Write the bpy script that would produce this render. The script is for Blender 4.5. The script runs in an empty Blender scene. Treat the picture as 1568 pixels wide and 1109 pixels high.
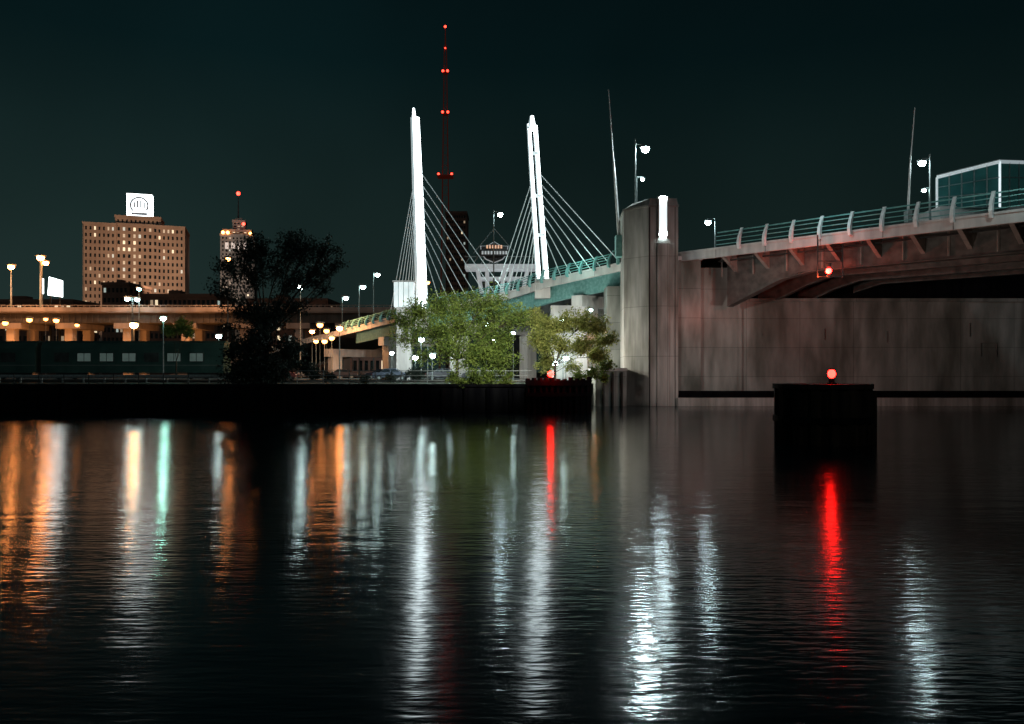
import bpy, math, random
import numpy as np
from mathutils import Vector, Matrix
random.seed(7); rng=np.random.default_rng(11)
S=bpy.context.scene
S.view_settings.view_transform='Standard'; S.view_settings.look='None'; S.view_settings.exposure=0
F=1220.0; H=3.0; HZ=570.0
def W(px,py,D): return Vector(((px-784)/F*D, D, H+(HZ-py)/F*D))
# ---------------------------------------------------------------- materials
def nt(m):
    m.use_nodes=True; t=m.node_tree; return t,t.nodes,t.links
MC={}
def mat(name,c1,c2=None,rough=.8,scale=1.0,stretch=(1,1,1),emit=None,es=0,metal=0,bump=0,brick=None,detail=5,spec=.3):
    if name in MC: return MC[name]
    m=bpy.data.materials.new(name); t,n,l=nt(m); b=n['Principled BSDF']
    b.inputs['Roughness'].default_value=rough; b.inputs['Metallic'].default_value=metal
    b.inputs['Specular IOR Level'].default_value=spec
    if c2 is None: c2=tuple(x*.7 for x in c1)
    tc=n.new('ShaderNodeTexCoord'); mp=n.new('ShaderNodeMapping'); mp.inputs['Scale'].default_value=stretch
    no=n.new('ShaderNodeTexNoise'); no.inputs['Scale'].default_value=scale; no.inputs['Detail'].default_value=detail
    l.new(tc.outputs['Object'],mp.inputs[0]); l.new(mp.outputs[0],no.inputs['Vector'])
    r=n.new('ShaderNodeValToRGB'); r.color_ramp.elements[0].position=.35; r.color_ramp.elements[1].position=.68
    r.color_ramp.elements[0].color=(*c2,1); r.color_ramp.elements[1].color=(*c1,1)
    l.new(no.outputs['Fac'],r.inputs[0]); col=r.outputs[0]
    if brick:
        sx=n.new('ShaderNodeSeparateXYZ'); l.new(tc.outputs['Object'],sx.inputs[0])
        ad=n.new('ShaderNodeMath'); l.new(sx.outputs[0],ad.inputs[0]); l.new(sx.outputs[1],ad.inputs[1])
        cx=n.new('ShaderNodeCombineXYZ'); l.new(ad.outputs[0],cx.inputs[0]); l.new(sx.outputs[2],cx.inputs[1])
        bt=n.new('ShaderNodeTexBrick'); bt.inputs['Scale'].default_value=1; bt.offset=0 
        bt.inputs['Brick Width'].default_value=brick[0]; bt.inputs['Row Height'].default_value=brick[1]
        bt.inputs['Mortar Size'].default_value=brick[2]; bt.inputs['Mortar Smooth'].default_value=.3
        bt.inputs['Color1'].default_value=(1,1,1,1); bt.inputs['Color2'].default_value=(.86,.86,.86,1); bt.inputs['Mortar'].default_value=(.5,.5,.5,1)
        l.new(cx.outputs[0],bt.inputs[0])
        mx=n.new('ShaderNodeMix'); mx.data_type='RGBA'; mx.blend_type='MULTIPLY'; mx.inputs[0].default_value=.8
        l.new(col,mx.inputs[6]); l.new(bt.outputs[0],mx.inputs[7]); col=mx.outputs[2]
        n2=n.new('ShaderNodeTexNoise'); n2.inputs['Scale'].default_value=.35; n2.inputs['Detail'].default_value=6
        m3=n.new('ShaderNodeMapping'); m3.inputs['Scale'].default_value=(1.6,1.6,.4); l.new(tc.outputs['Object'],m3.inputs[0]); l.new(m3.outputs[0],n2.inputs['Vector'])
        r2=n.new('ShaderNodeValToRGB'); r2.color_ramp.elements[0].position=.34; r2.color_ramp.elements[1].position=.6
        r2.color_ramp.elements[0].color=(.36,.36,.33,1); r2.color_ramp.elements[1].color=(1,1,1,1); l.new(n2.outputs['Fac'],r2.inputs[0])
        m4=n.new('ShaderNodeMix'); m4.data_type='RGBA'; m4.blend_type='MULTIPLY'; m4.inputs[0].default_value=.85
        l.new(col,m4.inputs[6]); l.new(r2.outputs[0],m4.inputs[7]); col=m4.outputs[2]
    l.new(col,b.inputs['Base Color'])
    if bump:
        bp=n.new('ShaderNodeBump'); bp.inputs['Strength'].default_value=bump; bp.inputs['Distance'].default_value=.05
        l.new(no.outputs['Fac'],bp.inputs['Height']); l.new(bp.outputs[0],b.inputs['Normal'])
    if emit:
        b.inputs['Emission Color'].default_value=(*emit,1); b.inputs['Emission Strength'].default_value=es
    MC[name]=m; return m
def emis(name,c,s): return mat(name,(.8,.8,.8),(.8,.8,.8),emit=c,es=s,rough=.5)
concrete=mat('pier_concrete',(.30,.305,.285),(.19,.20,.185),scale=1.2,stretch=(1,1,.25),bump=.3,brick=(4.8,2.6,.03))
conc_col=mat('column_concrete',(.42,.39,.365),(.29,.275,.26),scale=2,stretch=(1.5,1.5,.15),bump=.2,brick=(300,4.4,.03))
conc_dk=mat('dark_concrete',(.06,.055,.05),(.025,.025,.025),scale=2,stretch=(1,1,.3))
conc_lt=mat('deck_concrete',(.5,.475,.46),(.34,.325,.32),scale=1.5,stretch=(1,1,.2),bump=.1)
steel_dk=mat('painted_steel',(.12,.118,.11),(.06,.06,.057),scale=1.5,rough=.6)
steel_md=mat('bracket_steel',(.24,.22,.20),(.16,.15,.14),scale=1.5,rough=.6)
steel_wh=mat('white_steel',(.7,.7,.7),(.5,.5,.5),scale=3,rough=.5)
teal=mat('teal_paint',(.18,.36,.34),(.10,.24,.23),scale=3,rough=.5)
galv=mat('galvanised_steel',(.28,.32,.32),(.18,.21,.21),scale=5,rough=.55,metal=.2)
brickm=mat('brick_facade',(.46,.33,.26),(.36,.25,.20),scale=.15)
glass_dk=mat('dark_glass',(.02,.03,.035),(.01,.015,.02),rough=.15,spec=.6)
asphalt=mat('asphalt',(.05,.05,.052),(.035,.035,.037),scale=4,bump=.2)
ground_m=mat('ground_soil',(.035,.04,.03),(.018,.022,.018),scale=.3)
black=mat('black_timber_and_shade',(.006,.006,.007),(.002,.002,.003),scale=2,stretch=(1,1,.1))  # also used for the painted shade under the deck
rust=mat('weathered_sheet_pile',(.034,.022,.016),(.006,.005,.005),scale=1.5,stretch=(2,2,.2),bump=.3)
dkmetal=mat('dark_metal',(.04,.045,.045),(.02,.02,.02),rough=.5)
pipe=mat('stained_pipe',(.14,.13,.12),(.09,.085,.08),rough=.7)
red_steel=mat('red_steel',(.10,.02,.015),(.07,.015,.012),emit=(1,.12,.06),es=.018)
L_white=emis('lamp_white',(.78,.97,1),520)
L_white2=emis('lamp_white_soft',(.75,.97,1),140)
L_far=emis('lamp_white_far',(.72,1,.97),48)
L_or=emis('lamp_sodium',(1,.31,.07),70)
L_or2=emis('lamp_sodium_soft',(1,.30,.06),14)
L_red2=emis('beacon_red',(1,.03,.015),9)
L_redb=emis('lamp_red_core',(1,.006,.004),52)
# ---------------------------------------------------------------- builder
class B:
    def __init__(s,name,origin): s.name=name; s.o=Vector(origin); s.p={}
    def part(s,name,m):
        if name not in s.p: s.p[name]=([],[],m,[False])
        return s.p[name]
    def raw(s,pn,m,vs,fs,smooth=False):
        v,f,_,sm=s.part(pn,m); k=len(v); v.extend([Vector(x)-s.o for x in vs]); f.extend([tuple(i+k for i in q) for q in fs])
        if smooth: sm[0]=True
    def box(s,pn,m,a,b):
        x0,y0,z0=a; x1,y1,z1=b
        s.raw(pn,m,[(x0,y0,z0),(x1,y0,z0),(x1,y1,z0),(x0,y1,z0),(x0,y0,z1),(x1,y0,z1),(x1,y1,z1),(x0,y1,z1)],
          [(0,3,2,1),(4,5,6,7),(0,1,5,4),(1,2,6,5),(2,3,7,6),(3,0,4,7)])
    def beam(s,pn,m,p,q,w,h,up=(0,0,1)):
        p=Vector(p);q=Vector(q);d=(q-p).normalized(); up=Vector(up)
        sd=d.cross(up)
        if sd.length<1e-3: sd=d.cross(Vector((1,0,0)))
        sd.normalize(); u=sd.cross(d)
        vs=[]
        for c in (p,q):
            for a,b in((-1,-1),(1,-1),(1,1),(-1,1)): vs.append(c+sd*a*w/2+u*b*h/2)
        s.raw(pn,m,vs,[(0,3,2,1),(4,5,6,7),(0,1,5,4),(1,2,6,5),(2,3,7,6),(3,0,4,7)])
    def cyl(s,pn,m,p,q,r1,r2=None,n=8,smooth=True):
        if r2 is None:r2=r1
        p=Vector(p);q=Vector(q);d=(q-p).normalized(); a=d.cross(Vector((0,0,1)))
        if a.length<1e-3:a=Vector((1,0,0))
        a.normalize(); b=d.cross(a); vs=[]
        for c,r in((p,r1),(q,r2)):
            for i in range(n):
                t=2*math.pi*i/n; vs.append(c+a*math.cos(t)*r+b*math.sin(t)*r)
        fs=[(i,(i+1)%n,n+(i+1)%n,n+i) for i in range(n)]+[tuple(range(n))[::-1],tuple(range(n,2*n))]
        s.raw(pn,m,vs,fs,False)
    def prism(s,pn,m,pts,z0,z1):
        n=len(pts); vs=[(x,y,z0) for x,y in pts]+[(x,y,z1) for x,y in pts]
        s.raw(pn,m,vs,[(i,(i+1)%n,n+(i+1)%n,n+i) for i in range(n)]+[tuple(range(n))[::-1],tuple(range(n,2*n))])
    def extr(s,pn,m,pts,vec):
        n=len(pts); vec=Vector(vec); pts=[Vector(p) for p in pts]
        s.raw(pn,m,pts+[p+vec for p in pts],[(i,(i+1)%n,n+(i+1)%n,n+i) for i in range(n)]+[tuple(range(n))[::-1],tuple(range(n,2*n))])
    def ball(s,pn,m,c,r,sc=(1,1,1),nu=12,nv=8):
        c=Vector(c); vs=[]
        for j in range(1,nv):
            ph=math.pi*j/nv
            for i in range(nu):
                t=2*math.pi*i/nu; vs.append(c+Vector((math.sin(ph)*math.cos(t)*sc[0],math.sin(ph)*math.sin(t)*sc[1],math.cos(ph)*sc[2]))*r)
        vs+= [c+Vector((0,0,r*sc[2])),c-Vector((0,0,r*sc[2]))]; T=len(vs)-2; fs=[]
        for j in range(nv-2):
            for i in range(nu): fs.append((j*nu+i,(j+1)*nu+i,(j+1)*nu+(i+1)%nu,j*nu+(i+1)%nu))
        for i in range(nu): fs.append((T,i,(i+1)%nu)); fs.append((T+1,(nv-2)*nu+(i+1)%nu,(nv-2)*nu+i))
        s.raw(pn,m,vs,fs,True)
    def done(s,rot=0):
        e=bpy.data.objects.new(s.name,None); e.location=s.o; e.empty_display_size=.5; e.rotation_euler=(0,0,math.radians(rot)); S.collection.objects.link(e)
        for k,(v,f,m,sm) in s.p.items():
            me=bpy.data.meshes.new(k); me.from_pydata([tuple(x) for x in v],[],f); me.materials.append(m)
            if sm[0]:
                for p in me.polygons:p.use_smooth=True
            me.update(); o=bpy.data.objects.new(k,me); o.parent=e; S.collection.objects.link(o)
        return e
def light(name,kind,loc,col,en,target=None,size=.3,angle=60,blend=.6):
    d=bpy.data.lights.new(name,kind); d.color=col; d.energy=en
    if kind in('POINT','SPOT'): d.shadow_soft_size=size
    if kind=='SPOT': d.spot_size=math.radians(angle); d.spot_blend=blend
    d.specular_factor=0.0
    o=bpy.data.objects.new(name,d); o.location=loc
    if target is not None: o.rotation_euler=(Vector(target)-Vector(loc)).to_track_quat('-Z','Y').to_euler()
    o.visible_glossy=False
    S.collection.objects.link(o); return o
# ---------------------------------------------------------------- water, ground
def sheet(name,x0,x1,y0,y1,z,m):
    me=bpy.data.meshes.new(name); me.from_pydata([(x0,y0,z),(x1,y0,z),(x1,y1,z),(x0,y1,z)],[],[(0,1,2,3)]); me.materials.append(m)
    o=bpy.data.objects.new(name,me); S.collection.objects.link(o); return o
wm=bpy.data.materials.new('river_water'); t,n,l=nt(wm); b=n['Principled BSDF']
b.inputs['Base Color'].default_value=(.0005,.006,.008,1); b.inputs['Roughness'].default_value=.13; b.inputs['IOR'].default_value=1.5
tc=n.new('ShaderNodeTexCoord'); mp=n.new('ShaderNodeMapping'); mp.inputs['Scale'].default_value=(.45,1.9,1); mp.inputs['Rotation'].default_value=(0,0,.10)
l.new(tc.outputs['Object'],mp.inputs[0])
n1=n.new('ShaderNodeTexNoise'); n1.inputs['Scale'].default_value=4.4; n1.inputs['Detail'].default_value=2; n1.inputs['Roughness'].default_value=.5
n2=n.new('ShaderNodeTexNoise'); n2.inputs['Scale'].default_value=.7; n2.inputs['Detail'].default_value=1
l.new(mp.outputs[0],n1.inputs['Vector']); l.new(mp.outputs[0],n2.inputs['Vector'])
# patches of calmer and livelier water
n3=n.new('ShaderNodeTexNoise'); n3.inputs['Scale'].default_value=.09; n3.inputs['Detail'].default_value=2; l.new(tc.outputs['Object'],n3.inputs['Vector'])
pm=n.new('ShaderNodeMapRange'); pm.inputs[1].default_value=.35; pm.inputs[2].default_value=.65; pm.inputs[3].default_value=.45; pm.inputs[4].default_value=1.15; l.new(n3.outputs['Fac'],pm.inputs[0])
m1=n.new('ShaderNodeMath'); m1.operation='MULTIPLY'; l.new(n1.outputs['Fac'],m1.inputs[0]); l.new(pm.outputs[0],m1.inputs[1])
ma=n.new('ShaderNodeMath'); ma.operation='MULTIPLY_ADD'; ma.inputs[1].default_value=1.2; l.new(n2.outputs['Fac'],ma.inputs[0]); l.new(m1.outputs[0],ma.inputs[2])
bp=n.new('ShaderNodeBump'); bp.inputs['Strength'].default_value=1; bp.inputs['Distance'].default_value=.0105
l.new(ma.outputs[0],bp.inputs['Height']); l.new(bp.outputs[0],b.inputs['Normal'])
sheet('river_water',-2500,2500,-200,75,0,wm)
me=bpy.data.meshes.new('ground')
gp=[(-2500,60.3),(6.0,60.3),(6.0,71.5),(2500,71.5),(2500,4000),(-2500,4000)]
me.from_pydata([(x,y,2.0) for x,y in gp],[],[(0,1,2,3,4,5)]); me.materials.append(ground_m)
g=bpy.data.objects.new('ground',me); S.collection.objects.link(g)
o=sheet('road',-400,5.5,78,86,2.004,asphalt); o=sheet('parking_lot',-60,5,92,135,2.004,asphalt)
bk=B('bulkhead_wall',(-100,60,0))
bk.box('wall',black,(-2500,60,-1),(5.9,60.4,1.9)); bk.box('cap',black,(-2500,59.9,1.9),(6,60.6,2.1))
for i in range(60):
    x=5-i*1.7; bk.cyl('piles',black,(x,59.85,-1),(x,59.85,1.85+random.uniform(-.15,.1)),.17,n=8)
bk.done()
kb=B('road_kerb',(0,78,2)); kb.box('kerb',conc_dk,(-400,77.8,2),(5.5,78,2.13)); kb.box('kerb_back',conc_dk,(-400,86,2),(5.5,86.2,2.13))
kb.done()
# ---------------------------------------------------------------- bridge
DIR=Vector((-.652,.758,0)); NOR=Vector((-.758,-.652,0))
O=Vector((15.0,70.4,0))
def tpx(px):
    k=(px-784)/F; return (O.x-k*O.y)/(.652+.758*k)
zk=[(-70,13.2),(-26.7,13.3),(0,13.6),(7.3,13.45),(17.8,12.7),(24.2,11.8),(40.2,11.0),(47.1,10.4),(57.5,9.5),(74,8.2),(110,4.5),(140,2.3)]
zt=np.array([a for a,_ in zk]); zz=np.array([b for _,b in zk])
def zdk(t): return float(np.interp(t,zt,zz))
def E(t,off=0,dz=0):
    p=O+DIR*t-NOR*off; return Vector((p.x,p.y,zdk(t)+dz))
WD=17
br=B('river_bridge',(15,70.4,0))
ts=list(np.arange(-70,140.1,3.5))
def strip(bd,pn,m,ts,o0,o1,d0,d1):
    vs=[];fs=[]
    for t in ts: vs+= [E(t,o0,d0),E(t,o1,d0),E(t,o1,d1),E(t,o0,d1)]
    for i in range(len(ts)-1):
        a=4*i;b_=a+4
        for j in range(4): fs.append((a+j,a+(j+1)%4,b_+(j+1)%4,b_+j))
    k=4*(len(ts)-1); fs+=[(0,3,2,1),(k,k+1,k+2,k+3)]
    bd.raw(pn,m,vs,fs)
strip(br,'deck_slab',steel_dk,ts,.25,WD,-.45,-.1)
strip(br,'road_surface',asphalt,ts,1.2,WD-.5,-.1,-.04)
strip(br,'near_fascia',conc_lt,ts,-.05,.25,-.80,.0)
strip(br,'fascia_lip',conc_lt,ts,-.13,-.05,-.14,.02)
strip(br,'far_parapet',conc_lt,ts,WD,WD+.3,-.9,.6)
for t in np.arange(-60,60,4.7): br.beam('fascia_joints',conc_dk,E(t,-.056,-.15),E(t,-.056,-.8),.04,.02)
def girder(off,t0,t1,dp,m,pn,thick=.5,ttop=-.45):
    ts_=np.linspace(t0,t1,26); vs=[];fs=[]
    for t in ts_:
        d=dp(t); vs+= [E(t,off,ttop),E(t,off+thick,ttop),E(t,off+thick,-d),E(t,off,-d)]
    for i in range(25):
        a=4*i
        for j in range(4): fs.append((a+j,a+(j+1)%4,a+4+(j+1)%4,a+4+j))
    fs+=[(0,3,2,1),(100,101,102,103)]; br.raw(pn,m,vs,fs)
def dpB(t):
    s=(-3-t); return 4.9-2.5*min(1,s/6.5) if s<6.5 else 2.4+max(0,(s-22))*.008
for k,off in enumerate((2.2,7,12,16)): girder(off,-62,-3.2,dpB,steel_dk,'bascule_girders')
for k,off in enumerate((1.6,6,11,15.5)): girder(off,6,60,lambda t:2.1,teal if k==0 else steel_dk,'approach_girders' if k else 'near_approach_girder')
for t in np.arange(-60,-3,3.1):
    a=E(t,.3,-.5);b_=E(t,2.2,-.5);c=E(t,2.2,-1.9);d=E(t,.3,-.8)
    br.extr('brackets',steel_md,[a,b_,c,d],DIR*.3)
    br.beam('cross_beams',steel_dk,E(t,2.5,-1.2),E(t,16,-1.2),.3,1.3)
for t in np.arange(-60,-3,3.1):
    br.beam('stiffeners',steel_md,E(t+1.5,2.12,-.5),E(t+1.5,2.12,-2.25),.12,.12)
def fl(off,t): return E(t,off,-dpB(t)-.04)
tl=np.linspace(-62,-3.3,24)
for i in range(23): br.beam('bottom_flange',steel_dk,fl(2.45,tl[i]),fl(2.45,tl[i+1]),.9,.08)
br.beam('under_conduit',dkmetal,E(-60,1.2,-1.0),E(-3,1.2,-1.0),.12,.12)
br.done()
ap=B('bridge_pier',E(24,8)*1)
for t in (14,36,52,68):
    z=zdk(t)-2.1
    for off in (2.5,14):
        p=E(t,off); ap.beam('columns',conc_lt,(p.x,p.y,2),(p.x,p.y,z),1.6,1.6,up=DIR)
    ap.beam('cap_beam',conc_lt,E(t,1,-2.7),E(t,16,-2.7),1.5,1.2)
ap.done()
def railing(name,t0,t1,step,mp_,mr,off=.1,hgt=1.35,nr=4):
    r=B(name,E((t0+t1)/2)); T=np.arange(t0,t1+.01,step)
    for t in T:
        prof=[(-.22,-.35),(-.34,.1),(-.28,.55),(-.08,1.0),(.14,1.45)]
        pr=[E(t,off+a,b_*hgt/1.35) for a,b_ in prof]; w=[.34,.32,.26,.2,.12]
        vs=[]
        for p,ww in zip(pr,w):
            for dd in(-.11,.11):
                for q in(-1,1): vs.append(p-NOR*q*ww*.5+DIR*dd)
        fs=[]
        for i in range(4):
            a=4*i
            fs+=[(a,a+1,a+5,a+4),(a+2,a+6,a+7,a+3),(a,a+4,a+6,a+2),(a+1,a+3,a+7,a+5)]
        fs+=[(0,2,3,1),(16,17,19,18)]; r.raw('posts',mp_,vs,fs)
    fine=np.arange(t0,t1,step)
    for a in fine:
        for j in range(nr):
            h=.25+j*(hgt-.3)/(nr-1); o_=off+(-.1 if j<nr-1 else .1)
            r.beam('rails',mr,E(a,o_,h),E(a+step,o_,h),.07,.09 if j==nr-1 else .06)
    r.done()
railing('bridge_railing',-60,-4,2.35,steel_wh,teal)
railing('bridge_railing',8.5,60,1.9,teal,teal,hgt=1.1)
pr=B('bridge_tower_column',(12.5,71,0))
FP=[(10.1,71.9),(12.0,70),(14.6,70),(14.6,74),(12.8,76.5),(10.4,76.5)]
pr.prism('shaft',conc_col,FP,-1,17.55)
pr.prism('cap_course',conc_col,[(10.0,71.85),(11.96,69.93),(14.67,69.93),(14.67,74),(12.8,76.6),(10.3,76.6)],17.55,17.7)
pr.raw('cap',conc_col,[(x,y,17.7) for x,y in FP]+[(10.95,72.3,18.3),(12.15,70.1,18.3),(14.5,70.1,18.3),(14.5,73.8,18.3),(12.7,76.2,18.3),(10.95,76,18.3)],
   [(0,1,7,6),(1,2,8,7),(2,3,9,8),(3,4,10,9),(4,5,11,10),(5,0,6,11),(6,7,8,9,10,11)])
x0,x1=(1009-784)/F*70,(1021-784)/F*70
slot=mat('slot_light_panel',(.8,.8,.8),(.7,.7,.7),emit=(.9,1,1),es=.9)
pr.box('light_slot',slot,(x0,69.90,14.95),(x1,70.02,18.4))
pr.box('slot_frame_l',conc_col,(x0-.12,69.84,14.8),(x0,70.02,18.4)); pr.box('slot_frame_r',conc_col,(x1,69.84,14.8),(x1+.12,70.02,18.4))
pr.box('slot_lamp',L_white2,(x0+.05,69.83,14.95),(x1-.05,69.90,15.2)); pr.box('slot_lamp',L_white2,(x0+.05,69.83,18.25),(x1-.05,69.90,18.4))
pr.box('panel_proud',conc_col,(12.75,69.86,-1),(13.75,70.01,14.3))
pr.box('grooves',conc_dk,(12.03,69.985,-1),(12.15,70.05,17.5)); pr.box('grooves',conc_dk,(14.3,69.985,-1),(14.36,70.05,17.5))
pr.done()
pw=B('bridge_pier_wall',(30,72,0))
pw.box('end_block',concrete,(14.6,70.5,-1),(16.7,78,12.9)); pw.box('end_block_cap',conc_lt,(14.5,70.35,12.9),(16.85,78,13.25))
pw.box('abutment_block',concrete,(16.7,71,-1),(20.1,78,12.3)); 
pw.box('wall',concrete,(20.1,71.4,-1),(90,78,9.3)); pw.box('pilaster',concrete,(20.1,71.1,-1),(20.5,71.4,9.2))
pw.box('wall_coping',concrete,(20.5,71.2,9.3),(90,72.2,9.6))
pw.box('underside_shade_fill',black,(20.1,75,9.3),(90,78,12.6))  # black box added to paint the darkness under the deck
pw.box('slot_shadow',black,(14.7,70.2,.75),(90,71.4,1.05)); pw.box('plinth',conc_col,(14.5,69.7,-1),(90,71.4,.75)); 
pw.box('timber_waler',black,(14.7,70.0,1.05),(90,70.3,1.35))
for x in (22.5,28,33.6,41): pw.beam('drain_pipes',pipe,(x,71.35,4.5+random.random()*2),(x,71.35,6.0+random.random()*1.5),.07,.07)
for x in (42.0,43.4): pw.beam('ladder_rungs',pipe,(x,71.35,4.4),(x,71.35,5.6),.06,.06)
pw.beam('ladder_rungs',pipe,(42.0,71.35,5.6),(43.4,71.35,5.6),.06,.06)
pw.done()
lb=B('pier_side_block',(8.5,70,0))
lb.box('block',concrete,(7.3,69.5,-1),(10.0,76,3.1)); lb.box('cap',conc_lt,(7.2,69.4,3.1),(10.05,76,3.35)); lb.box('rear_pier',concrete,(9.2,77,0),(10.6,80,11.3))
for x in (7.9,8.7,9.5): lb.box('fender_ribs',conc_dk,(x,69.3,-1),(x+.15,69.5,3))
lb.done()
lw=B('bridge_abutment',(6,86,2))
lw.box('wall',conc_lt,(4.2,86,2),(10,88,10.2)); lw.done()
# ---------------------------------------------------------------- pylons and cables
pyl_f=mat('white_paint_baked_light',(.8,.8,.8),(.7,.7,.7),emit=(.82,.96,1),es=6.0)  # floodlighting put into the paint as emission; no lamps at the pylons
pyl_s=mat('white_paint_baked_shade',(.8,.8,.8),(.7,.7,.7),emit=(.70,.88,.92),es=.45)  # same white paint, weaker glow: the shaded side put into the material
cab=mat('stay_cable',(.6,.62,.62),(.5,.5,.5),emit=(.65,.87,.9),es=.2)  # floodlight on the cables put in as weak emission
def pylon(name,D,prof,foot,twin=False):
    o=W((prof[-1][1]+prof[-1][2])/2,prof[-1][0],D); p=B(name,o)
    def leg(pf,pn,dd):
        vs=[];n_=len(pf)
        for y,a,b_ in pf:
            A=W(a,y,D);Bb=W(b_,y,D); w=(Bb-A).length; 
            vs+=[A+Vector((0,dd,0)),A+Vector((w*.28,dd-.3*w,0)),Bb+Vector((-w*.3,dd-.35*w,0)),Bb+Vector((0,dd,0)),Bb+Vector((-w*.2,dd+w*.8,0)),A+Vector((w*.2,dd+w*.8,0))]
        fr=[];sd=[]
        for i in range(n_-1):
            a=6*i;c=a+6
            for j in range(6):
                q=(a+j,a+(j+1)%6,c+(j+1)%6,c+j)
                (fr if j in(1,2) else sd).append(q)
        fr+= [tuple(range(6)),tuple(range(6*n_-6,6*n_))]
        p.raw(pn+'_glow_faces',pyl_f,vs,fr); p.raw(pn+'_side_faces',pyl_s,vs,sd)
    if twin:
        leg([(y,a,a+(b_-a)*.38) for y,a,b_ in prof],'leg_a',0)
        leg([(y,a+(b_-a)*.58,b_) for y,a,b_ in prof],'leg_b',.5)
        leg([(prof[0][0]-12,prof[0][1]+5,prof[0][2]-6),(prof[0][0]+8,prof[0][1]+1,prof[0][2]-2)],'head',-.1)
        for y in (235,300,360): 
            i=np.interp(y,[q[0] for q in prof],[q[1] for q in prof]); j=np.interp(y,[q[0] for q in prof],[q[2] for q in prof])
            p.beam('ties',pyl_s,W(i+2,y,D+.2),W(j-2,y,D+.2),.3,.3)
    else:
        leg(prof,'mast',0); leg([(prof[0][0]-14,prof[0][1]+3,prof[0][2]-7),(prof[0][0],prof[0][1]+2,prof[0][2]-5)],'head',-.05)
    y,a,b_=prof[-1]; A=W(a,y,D);Bb=W(b_,y,D); p.box('footing',conc_lt,(A.x-.1,D-.3,A.z-2),(Bb.x+.1,D+1.2,A.z+.05))
    p.done()
tA,tB=tpx(647),tpx(832); DA=E(tA).y+1.1; DB=E(tB).y+1.1
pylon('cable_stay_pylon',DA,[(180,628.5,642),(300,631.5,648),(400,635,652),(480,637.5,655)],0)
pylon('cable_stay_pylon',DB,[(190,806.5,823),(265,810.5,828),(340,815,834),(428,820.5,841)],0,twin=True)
cb=B('stay_cables',E(tB,0,5))
def cable(px,py,D,dpx,off=.05): 
    q=E(tpx(dpx),off,.1); cb.cyl('cables',cab,W(px,py,D),q,.045,n=5)
for i in range(8): cable(643+i*.7,262+i*17,DA-.1,772-i*14)
for i in range(7): cable(632+i*.5,290+i*14,DA-.1,596+i*6)
for i in range(7): cable(823+i*1.2,262+i*15,DB-.1,948-i*15)
for i in range(7): cable(812+i,285+i*15,DB-.1,757+i*9)
cb.done()
bs=B('pylon_base_wall',W(618,470,DA)); 
bw=mat('wall_baked_light',(.8,.8,.8),(.5,.5,.5),scale=1.2,emit=(.8,.97,1),es=.5)  # the wall's floodlit look is emission put into the material
DW=DA-3
a=W(603,470,DW); b_=W(633,432,DW); bs.box('panel',bw,(a.x,DW,a.z),(b_.x,DW+1.5,b_.z)); bs.box('coping',conc_lt,(a.x-.15,DW-.15,b_.z),(b_.x+.15,DW+1.6,b_.z+.2)); bs.box('footing',conc_lt,(a.x+.3,DW+.2,2),(b_.x-.3,DW+1.3,a.z))
for px in(610,618,626): c=W(px,470,DW); bs.box('panel_joints',galv,(c.x-.03,DW-.04,a.z),(c.x+.03,DW,b_.z))
bs.done()
# ---------------------------------------------------------------- street lamps
def lamp(px,py,D,base_z,L,r=5,arm=None,col=galv,name='street_lamp',pole_r=.09,poletop=None):
    c=W(px,py,D); r=r/F*D
    ax=(arm if arm is not None else 0)/F*D
    bx=c.x+ax; top=c.z+(poletop/F*D if poletop else r*1.2)
    s=B(name,(bx,D,base_z)); k=D/90
    s.cyl('pole',col,(bx,D,base_z),(bx,D,top if arm else c.z-r*.8),pole_r*max(1,k*.9),pole_r*.55*max(1,k*.9)); s.cyl('base',col,(bx,D,base_z),(bx,D,base_z+.5),pole_r*2)
    if arm: s.cyl('arm',col,(bx,D,min(top,c.z+r*1.5)),(c.x,D,c.z+r*1.3),pole_r*.55*max(1,k*.9),n=6)
    s.ball('housing',col,(c.x,D+r*.2,c.z+r*.75),r*1.25,(1.3,.9,.4)); s.ball('bulb',L,c,r,(1.05,.9,.9)); s.done()
lamp(988,229,E(tpx(973)).y-1,13.5,L_white,5.5,-15,poletop=17)
lamp(984,275,E(tpx(973)).y-.5,13.5,L_far,2.5,-9)
Dr=E(tpx(1425)).y+2
lamp(1412,250,Dr,13.2,L_white2,5,12,poletop=14); lamp(1415,292,Dr+.1,13.2,L_far,3,9)
lamp(1084,341,E(tpx(1095)).y+3,13.5,L_white2,4,11,poletop=6)
lamp(766,329,130,14,L_white2,3.5,-10,poletop=8)
lamp(250,488,92,2,emis('lamp_green_white',(.45,1,.8),150),3.8,None)
lamp(17,409,200,19,L_or,4.5,None,pole_r=.12); lamp(62,395,200,19,L_or,5,None,pole_r=.12); lamp(70,403,203,19,L_or,4,-6)
lamp(195,458,195,3,L_far,3.5,8); lamp(210,459,195,3,L_far,3.5,-8); lamp(205,498,150,2,emis('lamp_sodium_bright',(1,.42,.14),120),5.5,None)
lamp(213,443,196,3,emis('lamp_teal',(.4,1,.9),20),3,None)
lamp(349,397,190,3,L_or,3.5,None); lamp(460,440,120,2,L_far,4.5,None); lamp(530,457,140,2,L_far,3.5,-6); lamp(556,440,145,2,L_far,3.5,-6); lamp(578,421,150,2,L_far,3.5,-6)
lamp(520,503,110,2,L_or,4.5,None)
random.seed(3)
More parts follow.
